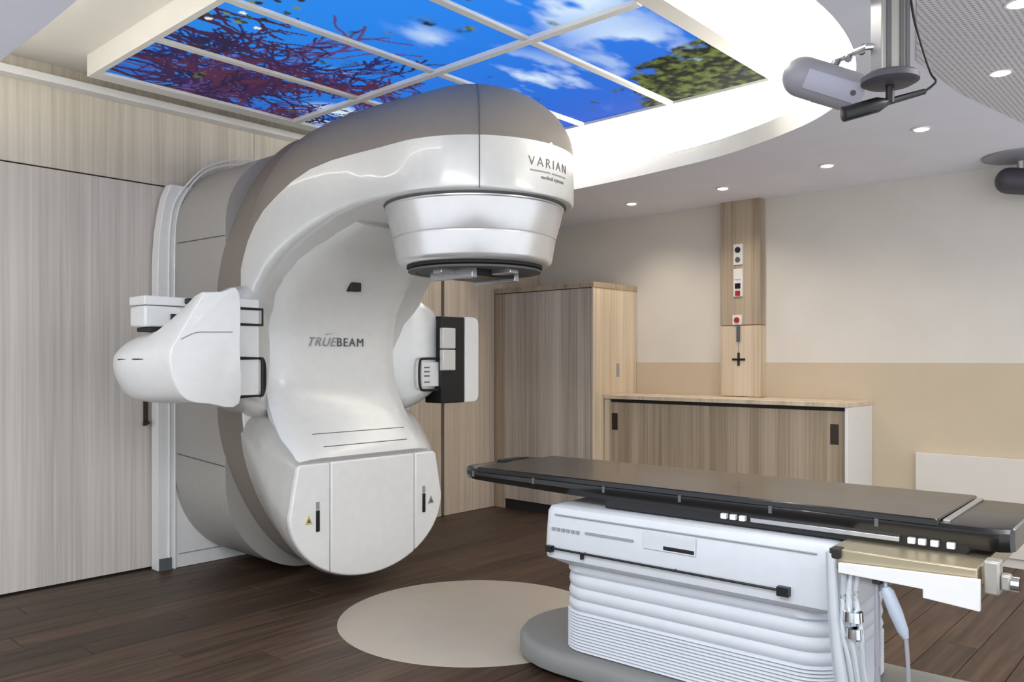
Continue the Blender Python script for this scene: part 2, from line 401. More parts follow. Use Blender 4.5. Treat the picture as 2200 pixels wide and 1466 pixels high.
for x, y_, a in ((2.75, 4.1, -1.4), (2.12, 4.0, -1.3), (2.05, 4.05, -1.6)): stroke(x, y_, a, 0.3, 0.012, BR[1], 2)
for k in range(34):   # blossoms and leaves at the far left of the second and third rows
    x, y_ = 1.83 + abs(rng.normal(0, .16)), rng.uniform(3.0, 3.62)
    c = [L3(226, 232, 222), L3(60, 70, 40), L3(120, 128, 84), L3(40, 44, 40)][k % 4]
    m = np.hypot((gx - x) / 0.018, (gy - y_) / 0.016) < 1
    img[m] = c
tr = fbm(9, 77); tm = np.clip(np.minimum(blob(4.40, 2.02, .85, .95) * 2.4, 1) + (tr - .5) * 1.6 - .30, 0, 1)
leaf = fbm(26, 91); tcol = np.clip((leaf - .38) * 3.2, 0, 1)[..., None]
trc = L3(30, 36, 24) * (1 - tcol) + L3(112, 126, 60) * tcol
mk_ = np.clip(tm * 4, 0, 1)[..., None]; img = img * (1 - mk_) + trc * mk_
m_sky = bpy.data.materials.new('backlit_sky_picture'); m_sky.use_nodes = True
nt = m_sky.node_tree; bs = nt.nodes['Principled BSDF']; at = nt.nodes.new('ShaderNodeAttribute'); at.attribute_name = 'picture'
bs.inputs['Base Color'].default_value = (0.02, 0.02, 0.02, 1); bs.inputs['Roughness'].default_value = 0.5; bs.inputs['Specular IOR Level'].default_value = 0.0
nt.links.new(at.outputs['Color'], bs.inputs['Emission Color']); bs.inputs['Emission Strength'].default_value = 0.84
for r_ in range(4):
    for c_ in range(2):
        x0, x1, y0, y1 = cols[c_], cols[c_ + 1], rows[r_], rows[r_ + 1]
        i0, i1, j0, j1 = round((x0 - SX0) / CE), round((x1 - SX0) / CE), round((y0 - SY0) / CE), round((y1 - SY0) / CE)
        X, Y = np.meshgrid(np.linspace(x0, x1, i1 - i0 + 1), np.linspace(y0, y1, j1 - j0 + 1)); n1, n0 = X.shape
        V = np.c_[X.ravel(), Y.ravel(), np.full(X.size, SZ + 0.018)]
        q = np.arange(X.size).reshape(n1, n0); F = np.stack([q[:-1, :-1], q[1:, :-1], q[1:, 1:], q[:-1, 1:]], -1).reshape(-1, 4)
        me = bpy.data.meshes.new('picture_tile'); me.from_pydata(V.tolist(), [], F.tolist())
        ca = me.color_attributes.new('picture', 'FLOAT_COLOR', 'POINT')
        cc = img[j0:j1 + 1, i0:i1 + 1].reshape(-1, 3); cc = np.c_[cc, np.ones(len(cc))]
        ca.data.foreach_set('color', cc.ravel().astype(np.float32))
        me.materials.append(m_sky); o = bpy.data.objects.new('picture_tile', me); C.objects.link(o); attach(o, sky)

# ---------------------------------------------------------------- downlights
DL = [(5.394, 3.593, 'beyond and left of the oak pilaster'), (5.351, 2.789, 'right before the oak pilaster'),
      (5.167, 1.974, 'above the low white cabinet end'), (4.685, 1.288, 'below the black T-shaped bar'),
      (3.997, 0.785, 'right of the black cable'), (3.262, 0.584, 'at the top right corner')]
for i, (x, y_, wh) in enumerate(DL):
    d = thing('downlight', (x, y_, ZC), 'small round glowing recessed ceiling downlight ' + wh, 'ceiling light', group='recessed downlights in the soffit')
    b = new(); lathe(b, [(0.048, ZC - 0.001), (0.048, ZC - 0.006), (0.038, ZC - 0.007), (0.034, ZC - 0.003), (0.034, ZC - 0.001)], x, y_, 24); mk('trim_ring', b, M['white'], d)
    b = new(); lathe(b, [(0.033, ZC - 0.002), (0.033, ZC - 0.009), (0.02, ZC - 0.012)], x, y_, 20); mk('lamp', b, M['lamp'], d)
    l = bpy.data.lights.new('downlight_spot', 'SPOT'); l.energy = 19 if i < 2 else 15; l.color = (1, 0.86, 0.68); l.spot_size = math.radians(135); l.spot_blend = 1.0; l.shadow_soft_size = 0.035
    lo = bpy.data.objects.new('downlight_spot', l); C.objects.link(lo); lo.location = (x, y_, ZC - 0.03); attach(lo, d)

# ---------------------------------------------------------------- right wall: pilaster and fittings
pil = thing('wall_pilaster', (XB, 2.92, 1.03), 'narrow oak-faced wall pilaster rising from the low cabinet to the ceiling', 'pilaster')
B('upper_panel', (XB - 0.09, XB, 2.741, 3.069, 1.575, ZC), M['greyoak'], pil, 0.002)
B('lower_panel', (XB - 0.09, XB, 2.741, 3.069, 1.024, 1.568), M['pale'], pil, 0.002)
B('line_strip', (XB - 0.087, XB - 0.004, 2.744, 3.066, 1.567, 1.576), M['redline'], pil, label='thin red-brown line')  # thin red-brown strip across the pilaster
XF = XB - 0.09
def plate(name, zc, h, label, cat, bits, w=0.075, yc=2.918):
    p = thing(name, (XF, yc, zc - h / 2), label, cat)
    B('face_plate', (XF - 0.010, XF, yc - w / 2, yc + w / 2, zc - h / 2, zc + h / 2), M['white'], p, 0.002)
    for nm, dz, hh, ww, m, rnd in bits:
        if rnd:
            b = new(); loft(b, [[(XF - 0.010 - t, yc + ww / 2 * s * math.cos(a), zc + dz + ww / 2 * s * math.sin(a)) for a in np.linspace(0, 2 * PI, 17)[:-1]] for t, s in ((0, 1), (0.006, 1), (0.011, .8))]); mk(nm, b, M[m], p)
        else: B(nm, (XF - 0.016, XF - 0.010, yc - ww / 2, yc + ww / 2, zc + dz - hh / 2, zc + dz + hh / 2), M[m], p, 0.001)
plate('wall_socket', 2.118, 0.16, 'white double wall plate highest on the oak pilaster, two dark sockets', 'socket', [('socket', .035, .04, .045, 'rubber', True), ('socket', -.04, .04, .04, 'print', True)])
plate('wall_switch', 1.90, 0.215, 'white wall plate on the pilaster with a black and a dark red key', 'switch', [('black_key', -.025, .04, .044, 'black', False), ('red_key', -.082, .04, .04, 'red', False), ('white_key', .06, .07, .05, 'white', False)])
plate('emergency_stop', 1.612, 0.075, 'small white plate with a red button just above the red-brown line', 'button', [('red_button', 0, .04, .045, 'red', True)], yc=2.926)
ls = thing('laser_aperture', (XF, 2.915, 1.445), 'grey vertical slot with a black cross target low on the pilaster', 'laser')
B('slot', (XF - 0.012, XF, 2.902, 2.930, 1.445, 1.565), M['print'], ls, 0.002)
B('cross_bar', (XF - 0.006, XF, 2.862, 2.968, 1.300, 1.316), M['black'], ls)
B('cross_post', (XF - 0.005, XF, 2.906, 2.924, 1.26, 1.36), M['handle'], ls)
B('guide_line', (XF - 0.004, XF, 2.912, 2.918, 1.36, 1.445), M['lightprint'], ls)
sp = thing('low_pale_box', (XB, 0.88, 0.0), 'low pale box on the right wall beyond the couch foot', 'wall panel')  # shallow pale box against the lower right wall
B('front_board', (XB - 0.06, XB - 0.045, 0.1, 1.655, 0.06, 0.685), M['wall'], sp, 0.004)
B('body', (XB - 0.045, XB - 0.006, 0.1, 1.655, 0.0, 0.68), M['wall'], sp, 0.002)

# ---------------------------------------------------------------- cabinets
XT, YT0, YT1 = 5.313, 3.904, 4.925
tc_ = thing('tall_cabinet', (5.62, 4.41, 0), 'tall taupe-oak cupboard with pale side in the corner behind the couch', 'cabinet')
B('carcass', (XT + 0.03, XB - 0.005, YT0 + 0.018, YT1, 0.075, 1.885), M['oak'], tc_)
B('side_panel', (XT, XB - 0.006, YT0, YT0 + 0.018, 0.0, 1.905), M['pale'], tc_, 0.0015)
B('top_board', (XT - 0.006, XB - 0.006, YT0 - 0.006, YT1 + 0.06, 1.893, 1.935), M['oak'], tc_, 0.002)
for y0, y1 in ((YT0 + 0.021, 4.41), (4.414, YT1 - 0.05)):
    dd = B('door', (XT + 0.006, XT + 0.028, y0, y1, 0.085, 1.888), M['tall'], tc_, 0.001)
B('filler_strip', (XT, XT + 0.03, YT1 - 0.047, 4.99, 0.0, 1.888), M['oak'], tc_, 0.001)
B('plinth', (XT + 0.02, XT + 0.05, YT0 + 0.02, YT1, 0.0, 0.083), M['rubber'], tc_)
hp = B('recessed_handle', (5.635, 5.675, YT0 - 0.003, YT0 + 0.004, 1.165, 1.275), M['lightprint'], tc_, 0.001, label='grey recessed pull')

LX, LY0, LY1 = 5.45, 1.95, 3.898
lc = thing('low_cabinet', (5.7, 2.92, 0), 'long low oak sideboard with sliding doors and a white end panel', 'cabinet')
B('carcass', (LX + 0.05, XB - 0.006, LY0 + 0.02, LY1, 0.05, 0.985), M['oak'], lc)
B('worktop', (LX - 0.004, XB - 0.006, LY0 - 0.001, LY1, 0.990, 1.020), M['pale'], lc, 0.002)
B('end_panel', (LX + 0.005, XB - 0.006, LY0, LY0 + 0.018, 0.0, 0.989), M['white'], lc, 0.0015, label='white end panel')
B('side_stile', (LX + 0.005, LX + 0.03, LY1 - 0.05, LY1, 0.0, 0.985), M['pale'], lc, 0.001)
B('shadow_gap', (LX + 0.03, LX + 0.048, LY0 + 0.02, LY1 - 0.05, 0.965, 0.988), M['dark'], lc)
for y0, y1, xo, hy in ((2.955, LY1 - 0.052, 0.012, 3.80), (LY0 + 0.020, 2.965, 0.032, 2.045)):
    d = B('sliding_door', (LX + xo, LX + xo + 0.018, y0, y1, 0.06, 0.963), M['oak'], lc, 0.001)
    hb = new(); box(hb, LX + xo - 0.003, LX + xo + 0.004, hy - 0.028, hy + 0.028, 0.74, 0.875); mk('recessed_handle', hb, M['handle'], d, bev=0.002, label='dark bronze pull')
B('plinth', (LX + 0.05, LX + 0.07, LY0 + 0.02, LY1, 0.0, 0.055), M['rubber'], lc)

# ---------------------------------------------------------------- radiotherapy machine
GX, GY = 2.95, 2.91                                  # isocentre
mc = thing('radiotherapy_machine', (GX, 4.6, 0), 'huge pearl-silver radiotherapy gantry with overhanging treatment head', 'medical machine')
def sup(a, b, n, k, steps):                           # quarter superellipse from (a,0) to (0,b)
    t = PI / 2 * k / steps; return a * math.cos(t) ** (2 / n), b * math.sin(t) ** (2 / n)
# fixed drum behind the rotating part
def drum_outline(g=0.0):
    r = [(0, 0.022 - g)]
    for k in range(17): a, b = sup(.565 + g, .575 + g, 2, 16 - k, 16); r.append((a, .6 - b))
    for k in range(17): a, b = sup(.565 + g, .49 + g, 2, k, 16); r.append((a, 2.1 + b))
    R = r[1:-1]
    return [(GX + a, z) for a, z in r] + [(GX - a, z) for a, z in R[::-1]]
b = new(); prism(b, drum_outline(), 'y', 4.36, 5.075); dm = mk('stand_drum', b, M['drum'], mc)
for z in (2.03, 0.70):
    b = new(); tube(b, [(GX - .5665, 4.37, z - .01), (GX - .5665, 4.95, z + (.0 if z > 1 else .02))], 0.003, 6); mk('cover_seam', b, M['seam'], dm)
# white surround of the drum
fo = [(2.277, 0.0), (2.277, 1.85), (2.281, 1.98), (2.291, 2.10), (2.308, 2.22), (2.330, 2.32), (2.362, 2.40), (3.53, 2.40), (3.60, 2.2), (3.62, 1.9), (3.62, 0.0)]
b = new(); prism(b, fo, 'y', 4.985, 5.07); sf = mk('stand_surround', b, M['white'], mc, bev=0.004)
for dx, yy in ((0.0, 4.978), (-0.035, 4.98)):
    pth = [(2.382 + dx, yy, 0.0), (2.382 + dx, yy, 1.0), (2.380 + dx, yy, 1.9)] + [(GX - a, yy, z) for a, z in [(0.558 - dx, 2.16), (.525 - dx, 2.30), (.44 - dx * .7, 2.44), (.33 - dx * .5, 2.535 - dx * .5), (.15, 2.60 - dx), (0.0, 2.615 - dx)]]
    b = new(); tube(b, smooth_path(pth, 5), 0.0065, 8); mk('trim_bead', b, M['white'], sf)
B('base_foot', (2.285, 2.36, 4.972, 4.985, 0.0, 0.075), M['print'], sf)
B('skirting_line', (2.41, 3.0, 4.981, 4.985, 0.085, 0.09), M['lightprint'], sf)
# rotating rim
def rim_outline():
    r = []
    for k in range(25): a, b_ = sup(.61, .95, 1.6, 24 - k, 24); r.append((a, 1.0 - b_))
    for k in range(25): a, b_ = sup(.61, .99, 1.6, k, 24); r.append((a, 1.7 + b_))
    return [(GX + a, z) for a, z in r] + [(GX - a, z) for a, z in r[1:-1][::-1]]
b = new(); ro = rim_outline(); prism(b, ro, 'y', 4.10, 4.38)
for f in b.faces:
    f.material_index = 1 if len(f.verts) > 6 else 0
mk('rotating_rim', b, [M['taupe'], M['silver']], mc, bev=0.012)
# overhanging arm
def lerp_table(tab, y):
    for a, c in zip(tab, tab[1:]):
        if a[0] >= y >= c[0]:
            t = (a[0] - y) / (a[0] - c[0]); return [p + (q - p) * t for p, q in zip(a, c)]
    return tab[-1]
NB, NU = 6, 18
def arm_section(hw, zs, zt, zb, n, rb):
    rb = min(rb, hw * .6, (zs - zb) * .6); r = [(0, zb), (hw * .35, zb), (hw - rb, zb)]
    r += [(hw - rb + rb * math.sin(a), zb + rb - rb * math.cos(a)) for a in np.linspace(0, PI / 2, NB + 1)[1:]]
    r += [(hw, zb + rb + (zs - zb - rb) * k / 3) for k in (1, 2, 3)]
    for k in range(1, NU + 1): a, b_ = sup(hw, zt - zs, n, k, NU); r.append((a, zs + b_))
    return [(GX + a, z) for a, z in r] + [(GX - a, z) for a, z in r[1:-1][::-1]]
TAB = [(4.11, .612, 1.80, 2.69, 1.02, 1.6, .05), (4.085, .612, 1.86, 2.69, 1.30, 1.62, .06), (4.04, .61, 1.95, 2.69, 1.53, 1.65, .07), (3.98, .605, 2.03, 2.69, 1.67, 1.7, .07), (3.90, .60, 2.10, 2.69, 1.76, 1.75, .07), (3.80, .585, 2.165, 2.69, 1.84, 1.8, .065),
       (3.68, .565, 2.23, 2.69, 1.91, 1.85, .06), (3.55, .545, 2.275, 2.688, 1.97, 1.9, .05), (3.40, .522, 2.30, 2.685, 2.025, 1.95, .04), (3.25, .506, 2.308, 2.68, 2.055, 2, .035), (3.08, .50, 2.308, 2.672, 2.068, 2, .02), (2.91, .50, 2.308, 2.665, 2.068, 2, .02)]
ys = []
for a, c in zip(TAB, TAB[1:]): ys += [a[0] + (c[0] - a[0]) * k / 3 for k in range(3)]
rings = []
for yv in ys:
    _, hw, zs, zt, zb, n, rb = lerp_table(TAB, yv); rings.append([(x, yv, z) for x, z in arm_section(hw, zs, zt, zb, n, rb)])
for k in range(0, 25):
    a = PI / 2 * min(k / 24, 0.985); hw = .5 * math.cos(a); zt = 2.308 + .357 * math.cos(a)
    rings.append([(x, 2.91 - .5 * math.sin(a), z) for x, z in arm_section(hw, 2.308, zt, 2.068, 2, .02)])
nh = 3 + NB + 3                                      # points up to the shoulder line
tot = len(rings[0])
b = new(); loft(b, rings, matf=lambda a, i: 1 if nh - 1 <= i < tot - nh + 1 else 0)
arm = mk('gantry_arm', b, [M['silver'], M['taupe']], mc, angle=28)
ang = math.radians(-133)                             # vertical seam of the nose cover
b = new(); pr = [(0.5015, 2.07), (0.5015, 2.2), (0.5015, 2.306)] + [(.5 * math.cos(t) + .0015, 2.308 + .357 * math.sin(t) + .001) for t in np.linspace(0.02, 1.3, 14)]
tube(b, [(GX + r * math.cos(ang), GY + r * math.sin(ang), z) for r, z in pr], 0.0022, 6); mk('cover_seam', b, M['seam'], arm)
# lettering wrapped on the nose
def wrap(bm, cdeg, zc, R=0.5012):
    for v in bm.verts:
        a = math.radians(cdeg) + v.co.x / R; r = R + v.co.z
        v.co = (GX + r * math.cos(a), GY + r * math.sin(a), zc + v.co.y)
    return bm
tb = text_mesh('VARIAN', 0.062, spacing=1.36, offset=-.0012); mk('lettering', wrap(tb, -90.5, 2.192), M['midprint'], arm, sm=False, label='grey letters VARIAN')
tb = text_mesh('medical systems', 0.024, spacing=1.1); mk('lettering', wrap(tb, -88, 2.138), M['lightprint'], arm, sm=False, label='tiny grey letters')
b = new(); 
for a0, a1 in ((-105, -91), (-89.5, -76)):
    loft(b, [[(GX + r * math.cos(math.radians(a)), GY + r * math.sin(math.radians(a)), z) for r, z in ((.5, 2.168), (.5022, 2.168), (.5022, 2.174), (.5, 2.174))] for a in np.linspace(a0, a1, 8)])
mk('underline', b, M['lightprint'], arm, sm=False)

# treatment head
hd = mk('treatment_head', lathe(new(), [(0.40, 2.07), (0.452, 2.068), (0.452, 2.052), (0.446, 2.048), (0.434, 1.99), (0.412, 1.912), (0.409, 1.906), (0.404, 1.906), (0.404, 1.899), (0.409, 1.899), (0.407, 1.89), (0.392, 1.80), (0.386, 1.785), (0.372, 1.775), (0.34, 1.772)], GX, GY, 96), M['headsilver'], mc, angle=40)
mk('collar_ring', lathe(new(), [(0.44, 2.074), (0.462, 2.074), (0.462, 2.062), (0.452, 2.058), (0.44, 2.058)], GX, GY, 96), M['seam'], hd, label='dark grey ring under the arm')
mk('collimator_face', lathe(new(), [(0.343, 1.771), (0.343, 1.760), (0.30, 1.748), (0.285, 1.762), (0.10, 1.764), (0.02, 1.764)], GX, GY, 64), M['rubber'], hd, label='black collimator underside')
mk('mount_ring', lathe(new(), [(0.30, 1.752), (0.335, 1.752), (0.335, 1.742), (0.30, 1.740), (0.293, 1.746)], GX, GY, 64), M['seam'], hd)
b = new(); box(b, GX - .14, GX + .14, GY - .14, GY + .14, 1.715, 1.756); mk('accessory_mount', b, M['black'], hd, bev=0.006)
for a in (-.17, .135): B('mount_rail', (GX + a, GX + a + .035, GY - .15, GY + .15, 1.70, 1.75), M['steel'], hd, 0.004, label='bright steel rail')
for q in ((GX - .26, GX - .17, GY - .03, GY + .03), (GX + .17, GX + .26, GY - .03, GY + .03), (GX - .03, GX + .03, GY - .27, GY - .14)): B('latch', q + (1.722, 1.752), M['steel'], hd, 0.004)

# lower lobe and front bin
def lobe_section(zbot, n, zm, hw, hwt, zt, rt):
    r = []
    for k in range(17): a, b_ = sup(hw, zm - zbot, n, 16 - k, 16); r.append((a, zm - b_))
    zc = zt - rt
    r += [(hw + (hwt - hw) * t, zm + (zc - zm) * t) for t in (.33, .66, 1)]
    r += [(hwt - rt + rt * math.cos(a), zc + rt * math.sin(a)) for a in np.linspace(0, PI / 2, 8)[1:]]
    r += [(hwt * .3, zt), (0, zt)]
    return [(GX + a, z) for a, z in r] + [(GX - a, z) for a, z in r[1:-1][::-1]]
LT = [(4.11, .05, 1.6, .90, .612, .60, 1.0, .09), (4.03, .05, 1.62, .82, .61, .595, .985, .11), (3.95, .05, 1.68, .70, .60, .585, .94, .11), (3.87, .055, 1.8, .58, .585, .555, .86, .09), (3.80, .062, 1.95, .51, .562, .52, .785, .05), (3.765, .075, 2, .47, .54, .495, .745, .03)]
ly = []
for a, c in zip(LT, LT[1:]): ly += [a[0] + (c[0] - a[0]) * k / 4 for k in range(4)]
ly.append(LT[-1][0])
b = new(); loft(b, [[(x, yv, z) for x, z in lobe_section(*lerp_table(LT, yv)[1:])] for yv in ly])
mk('lower_lobe', b, M['grey_side'], mc, angle=40)
face = [(a, z) for a, z in lobe_section(.078, 2, .47, .543, .497, .742, .03)]
def clip(poly, x, keep_less):
    out = []
    for p, q in zip(poly, poly[1:] + poly[:1]):
        ip, iq = (p[0] <= x) == keep_less, (q[0] <= x) == keep_less
        if ip: out.append(p)
        if ip != iq: t = (x - p[0]) / (q[0] - p[0]); out.append((x, p[1] + t * (q[1] - p[1])))
    return out
panels = {}
for nm, lo, hi in (('side_panel', None, GX - .290), ('front_panel', GX - .2845, GX + .320), ('side_panel', GX + .3255, None)):
    p = face
    if lo is not None: p = clip(p, lo, False)
    if hi is not None: p = clip(p, hi, True)
    q = [p[0]]
    for v in p[1:]:
        if math.hypot(v[0] - q[-1][0], v[1] - q[-1][1]) > 1e-4: q.append(v)
    b = new(); prism(b, q, 'y', 3.735, 3.77); o = mk(nm, b, M['white'], mc, bev=0.009, label='glossy white cover of the lower front'); panels[hi is None and 'r' or (lo is None and 'l' or 'c')] = o
for s, sx, zc, k in (('l', GX - .372, .435, -1), ('r', GX + .392, .435, 1)):
    b = new(); box(b, sx - .011, sx + .011, 3.728, 3.737, zc - .06, zc + .055); mk('grip_slot', b, M['black'], panels[s], bev=0.003, label='black finger slot')
    b = new(); box(b, sx - .010, sx + .010, 3.7305, 3.737, zc + .06, zc + .10); mk('slot_label', b, M['lightprint'], panels[s])
    tx = sx + k * .058; b = new(); prism(b, [(tx - .024, zc - .012), (tx + .024, zc - .012), (tx, zc + .035)], 'y', 3.731, 3.737); mk('warning_label', b, M['yellow'] if k < 0 else M['lightprint'], panels[s], sm=False, label='triangular warning sticker')
    b = new(); prism(b, [(tx - .012, zc - .005), (tx + .012, zc - .005), (tx, zc + .02)], 'y', 3.7295, 3.733); mk('warning_symbol', b, M['print'], panels[s], sm=False)

# centre cover: a C-shaped sheet from under the arm to the top of the bin
CP = smooth_path([(0, 3.42, 2.025), (0, 3.62, 1.945), (0, 3.78, 1.845), (0, 3.91, 1.735), (0, 4.00, 1.60), (0, 4.045, 1.44), (0, 4.05, 1.28), (0, 4.03, 1.13), (0, 3.965, 1.0), (0, 3.88, .895), (0, 3.80, .81), (0, 3.765, .757)], 5)
def cw(z): return np.interp(z, [.74, .80, .9, 1.05, 1.3, 1.55, 1.75, 1.9, 2.03], [.47, .468, .478, .472, .452, .448, .448, .425, .36])
CO = -.028
ringsC = []
for i, p in enumerate(CP):
    d = (CP[min(i + 1, len(CP) - 1)] - CP[max(i - 1, 0)]); nrm = Vector((0, d.z, -d.y)).normalized()
    if nrm.y > 0: nrm = -nrm
    w = cw(p.z); row_ = []
    for s in np.linspace(-1, 1, 25):
        e = .034 * (max(0, abs(s) - .70) / .30) ** 2
        q = p + nrm * (0.022 - e); row_.append((GX + CO * min(1, (p.z - .74) / .15) + w * s, q.y, q.z))
    cx_ = GX + CO * min(1, (p.z - .74) / .15)
    row_ += [(cx_ + w * .985, p.y + .05, p.z - nrm.z * .05), (cx_ - w * .985, p.y + .05, p.z - nrm.z * .05)]
    ringsC.append(row_)
b = new(); loft(b, ringsC); fc = mk('centre_cover', b, M['coverwhite'], mc, angle=50)
def cover_line(z, w, y_off=-0.0235, th=0.003):
    k = min(range(len(CP)), key=lambda i: abs(CP[i].z - z)); p = CP[k]; d = (CP[k + 1] - CP[k - 1]); nrm = Vector((0, d.z, -d.y)).normalized()
    if nrm.y > 0: nrm = -nrm
    q = p + nrm * 0.0215; bb_ = new(); tube(bb_, [(GX - w, q.y, q.z), (GX + w, q.y, q.z)], th, 6); return bb_
mk('cover_seam', cover_line(.885, .33), M['seam'], fc); mk('cover_seam', cover_line(.815, .30), M['seam'], fc)
b = new(); box(b, 2.894, 2.965, 3.855, 3.93, 1.703, 1.755); mk('laser_window', b, M['black'], fc, bev=0.004, label='small black window')
# product lettering on the cover
YT = 4.021
def place_text(bm, xc, yv, zc):
    for v in bm.verts: v.co = (xc + v.co.x, yv - v.co.z, zc + v.co.y)
    return bm
mk('lettering', place_text(text_mesh('TRUE', .074, shear=.35, spacing=1.15), 2.800, YT, 1.385), M['lightprint'], fc, sm=False, label='thin slanted grey letters TRUE')
mk('lettering', place_text(text_mesh('BEAM', .072, spacing=1.2), 3.010, YT, 1.385), M['print'], fc, sm=False, label='bold grey letters BEAM')
b = new(); tube(b, smooth_path([(2.83, YT, 1.452), (2.95, YT, 1.468), (3.16, YT, 1.462)], 6), 0.0025, 6); mk('swoosh_line', b, M['lightprint'], fc)

# lateral mounts of the imaging arms, with grip frames
for s in (-1, 1):
    RS = [(.28, .95, 1.79, 4.10), (.40, .95, 1.79, 4.085), (.47, .96, 1.78, 4.055), (.53, .98, 1.75, 4.02), (.60, 1.01, 1.715, 3.985), (.69, 1.06, 1.665, 3.97), (.745, 1.085, 1.64, 3.985), (.775, 1.105, 1.62, 4.02), (.785, 1.13, 1.60, 4.06)]
    rr = []
    for dx, z0, z1, yf in RS:
        rr.append([(GX + s * dx, yv, z) for yv, z in rrect(yf, 4.34, z0, z1, min(.09, (4.34 - yf) * .45), 6)])
    b = new(); loft(b, rr); am = mk('arm_mount', b, M['silver'], mc, angle=50)
    yy = 3.958
    b = new(); tube(b, smooth_path([(GX + s * .77, yy, 1.312), (GX + s * .60, yy, 1.312), (GX + s * .562, yy, 1.295), (GX + s * .555, yy, 1.20), (GX + s * .565, yy, 1.125), (GX + s * .60, yy, 1.108), (GX + s * .77, yy, 1.108)], 4), 0.008, 8)
    mk('grip_frame', b, M['rubber'], am, label='dark grip loop')
    B('grip_plate', (min(GX + s * .58, GX + s * .765), max(GX + s * .58, GX + s * .765), 3.957, 3.985, 1.13, 1.29), M['white'], am, 0.004)
    if s > 0:
        for z in (1.255, 1.228, 1.20, 1.16): B('vent_slot', (3.545, 3.59, 3.953, 3.958, z - .004, z + .004), M['print'], am)
    else:
        B('bracket_plate', (2.22, 2.345, 3.93, 3.99, 1.10, 1.625), M['white'], am, 0.006)
        b = new(); tube(b, [(2.23, 3.925, 1.574), (2.36, 3.925, 1.574), (2.36, 3.925, 1.49), (2.23, 3.925, 1.49)], 0.007, 8); mk('grip_frame', b, M['rubber'], am)
        b = new(); tube(b, [(2.22, 3.925, 1.312), (2.358, 3.925, 1.312), (2.358, 3.925, 1.113), (2.22, 3.925, 1.109)], 0.009, 8); mk('grip_frame', b, M['black'], am)
# x-ray source housing on the left
kf = [(1.917, 1.629), (2.008, 1.637), (2.099, 1.643), (2.104, 1.358), (2.099, 1.086), (1.941, 1.09), (1.836, 1.11), (1.78, 1.17), (1.749, 1.268), (1.749, 1.343), (1.776, 1.397), (1.848, 1.519)]
kb = [(1.905, 1.455), (2.007, 1.484), (2.098, 1.485), (2.098, 1.263), (2.098, 1.085), (1.945, 1.081), (1.804, 1.096), (1.745, 1.149), (1.706, 1.242), (1.706, 1.312), (1.735, 1.358), (1.80, 1.410)]
def dense(pts):
    P = smooth_path([(a, b_, 0) for a, b_ in pts + pts[:1]], 4)[:-1]
    return [(p.x, p.y) for p in P]
def lin_dense(pts):
    out = []
    for p, q in zip(pts, pts[1:] + pts[:1]): out += [(p[0] + (q[0] - p[0]) * k / 4, p[1] + (q[1] - p[1]) * k / 4) for k in range(4)]
    return out
F_, K_ = dense(kf), dense(kb)
def mixo(t, sh=0.0):
    cx, cz = 1.93, 1.33
    return [((a[0] + (c[0] - a[0]) * t - cx) * (1 - sh) + cx, (a[1] + (c[1] - a[1]) * t - cz) * (1 - sh) + cz) for a, c in zip(F_, K_)]
b = new()
loft(b, [[(x, yv, z) for x, z in mixo(t, sh)] for yv, t, sh in ((3.70, 0, .035), (3.703, 0, .014), (3.712, 0, .002), (3.73, 0.01, 0), (3.80, .10, 0), (3.92, .45, 0), (4.04, .88, 0), (4.15, 1.0, .01), (4.26, 1.0, .07), (4.31, 1.0, .18))])
ks = mk('xray_source_housing', b, M['white'], mc, angle=33)
b = new(); tube(b, smooth_path([(1.80, 3.699, 1.40), (1.87, 3.699, 1.432), (1.95, 3.699, 1.437), (2.06, 3.699, 1.44)], 5), 0.0025, 6); mk('cover_seam', b, M['lightprint'], ks)
b = new(); tube(b, [(1.708, 4.17, 1.305), (1.716, 4.0, 1.306), (1.728, 3.93, 1.306)], 0.004, 6); mk('cover_seam', b, M['handle'], ks)
b = new(); box(b, 1.852, 2.10, 4.2, 4.38, 1.475, 1.585); kbx = mk('arm_box', b, M['white'], mc, bev=0.012)
B('box_lid', (1.848, 2.10, 4.195, 4.38, 1.588, 1.635), M['white'], kbx, 0.006)
B('box_bracket', (1.88, 2.0, 4.2, 4.36, 1.45, 1.473), M['rubber'], kbx, 0.004)
B('box_knob', (2.06, 2.10, 4.16, 4.2, 1.60, 1.63), M['black'], kbx, 0.004)
B('box_label', (1.985, 2.02, 4.19, 4.2, 1.51, 1.545), M['handle'], kbx, 0.003)
B('arm_link', (2.09, 2.24, 3.98, 4.3, 1.12, 1.48), M['white'], mc, 0.02)
# imaging detector on the right
b = new(); box(b, 3.672, 3.885, 3.93, 4.09, 1.018, 1.592); dt = mk('image_detector', b, M['black'], mc, bev=0.006, label='black edge of the folded detector')
b = new(); prism(b, [(3.888, 1.016)] + [(3.97 + .05 * math.sin(a), 1.066 - .05 * math.cos(a)) for a in np.linspace(0, PI / 2, 7)] + [(3.97 + .05 * math.cos(a), 1.544 + .05 * math.sin(a)) for a in np.linspace(0, PI / 2, 7)] + [(3.888, 1.594)], 'y', 3.925, 4.10)
mk('detector_cover', b, M['white'], dt, bev=0.008, label='white detector cover')
b = new(); box(b, 3.66, 3.775, 3.90, 3.935, 1.235, 1.372); box(b, 3.66, 3.775, 3.90, 3.935, 1.378, 1.515); mk('detector_bracket', b, M['silver'], dt, bev=0.006)

# ---------------------------------------------------------------- floor plate
fp = mk('turntable_plate', lathe(new(), [(0.01, 0.004), (0.677, 0.004), (0.683, 0.001), (0.683, 0.0005)], GX, GY, 96), M['disc'])
fp['label'] = 'round beige turntable plate set flush in the dark plank floor'; fp['category'] = 'floor plate'

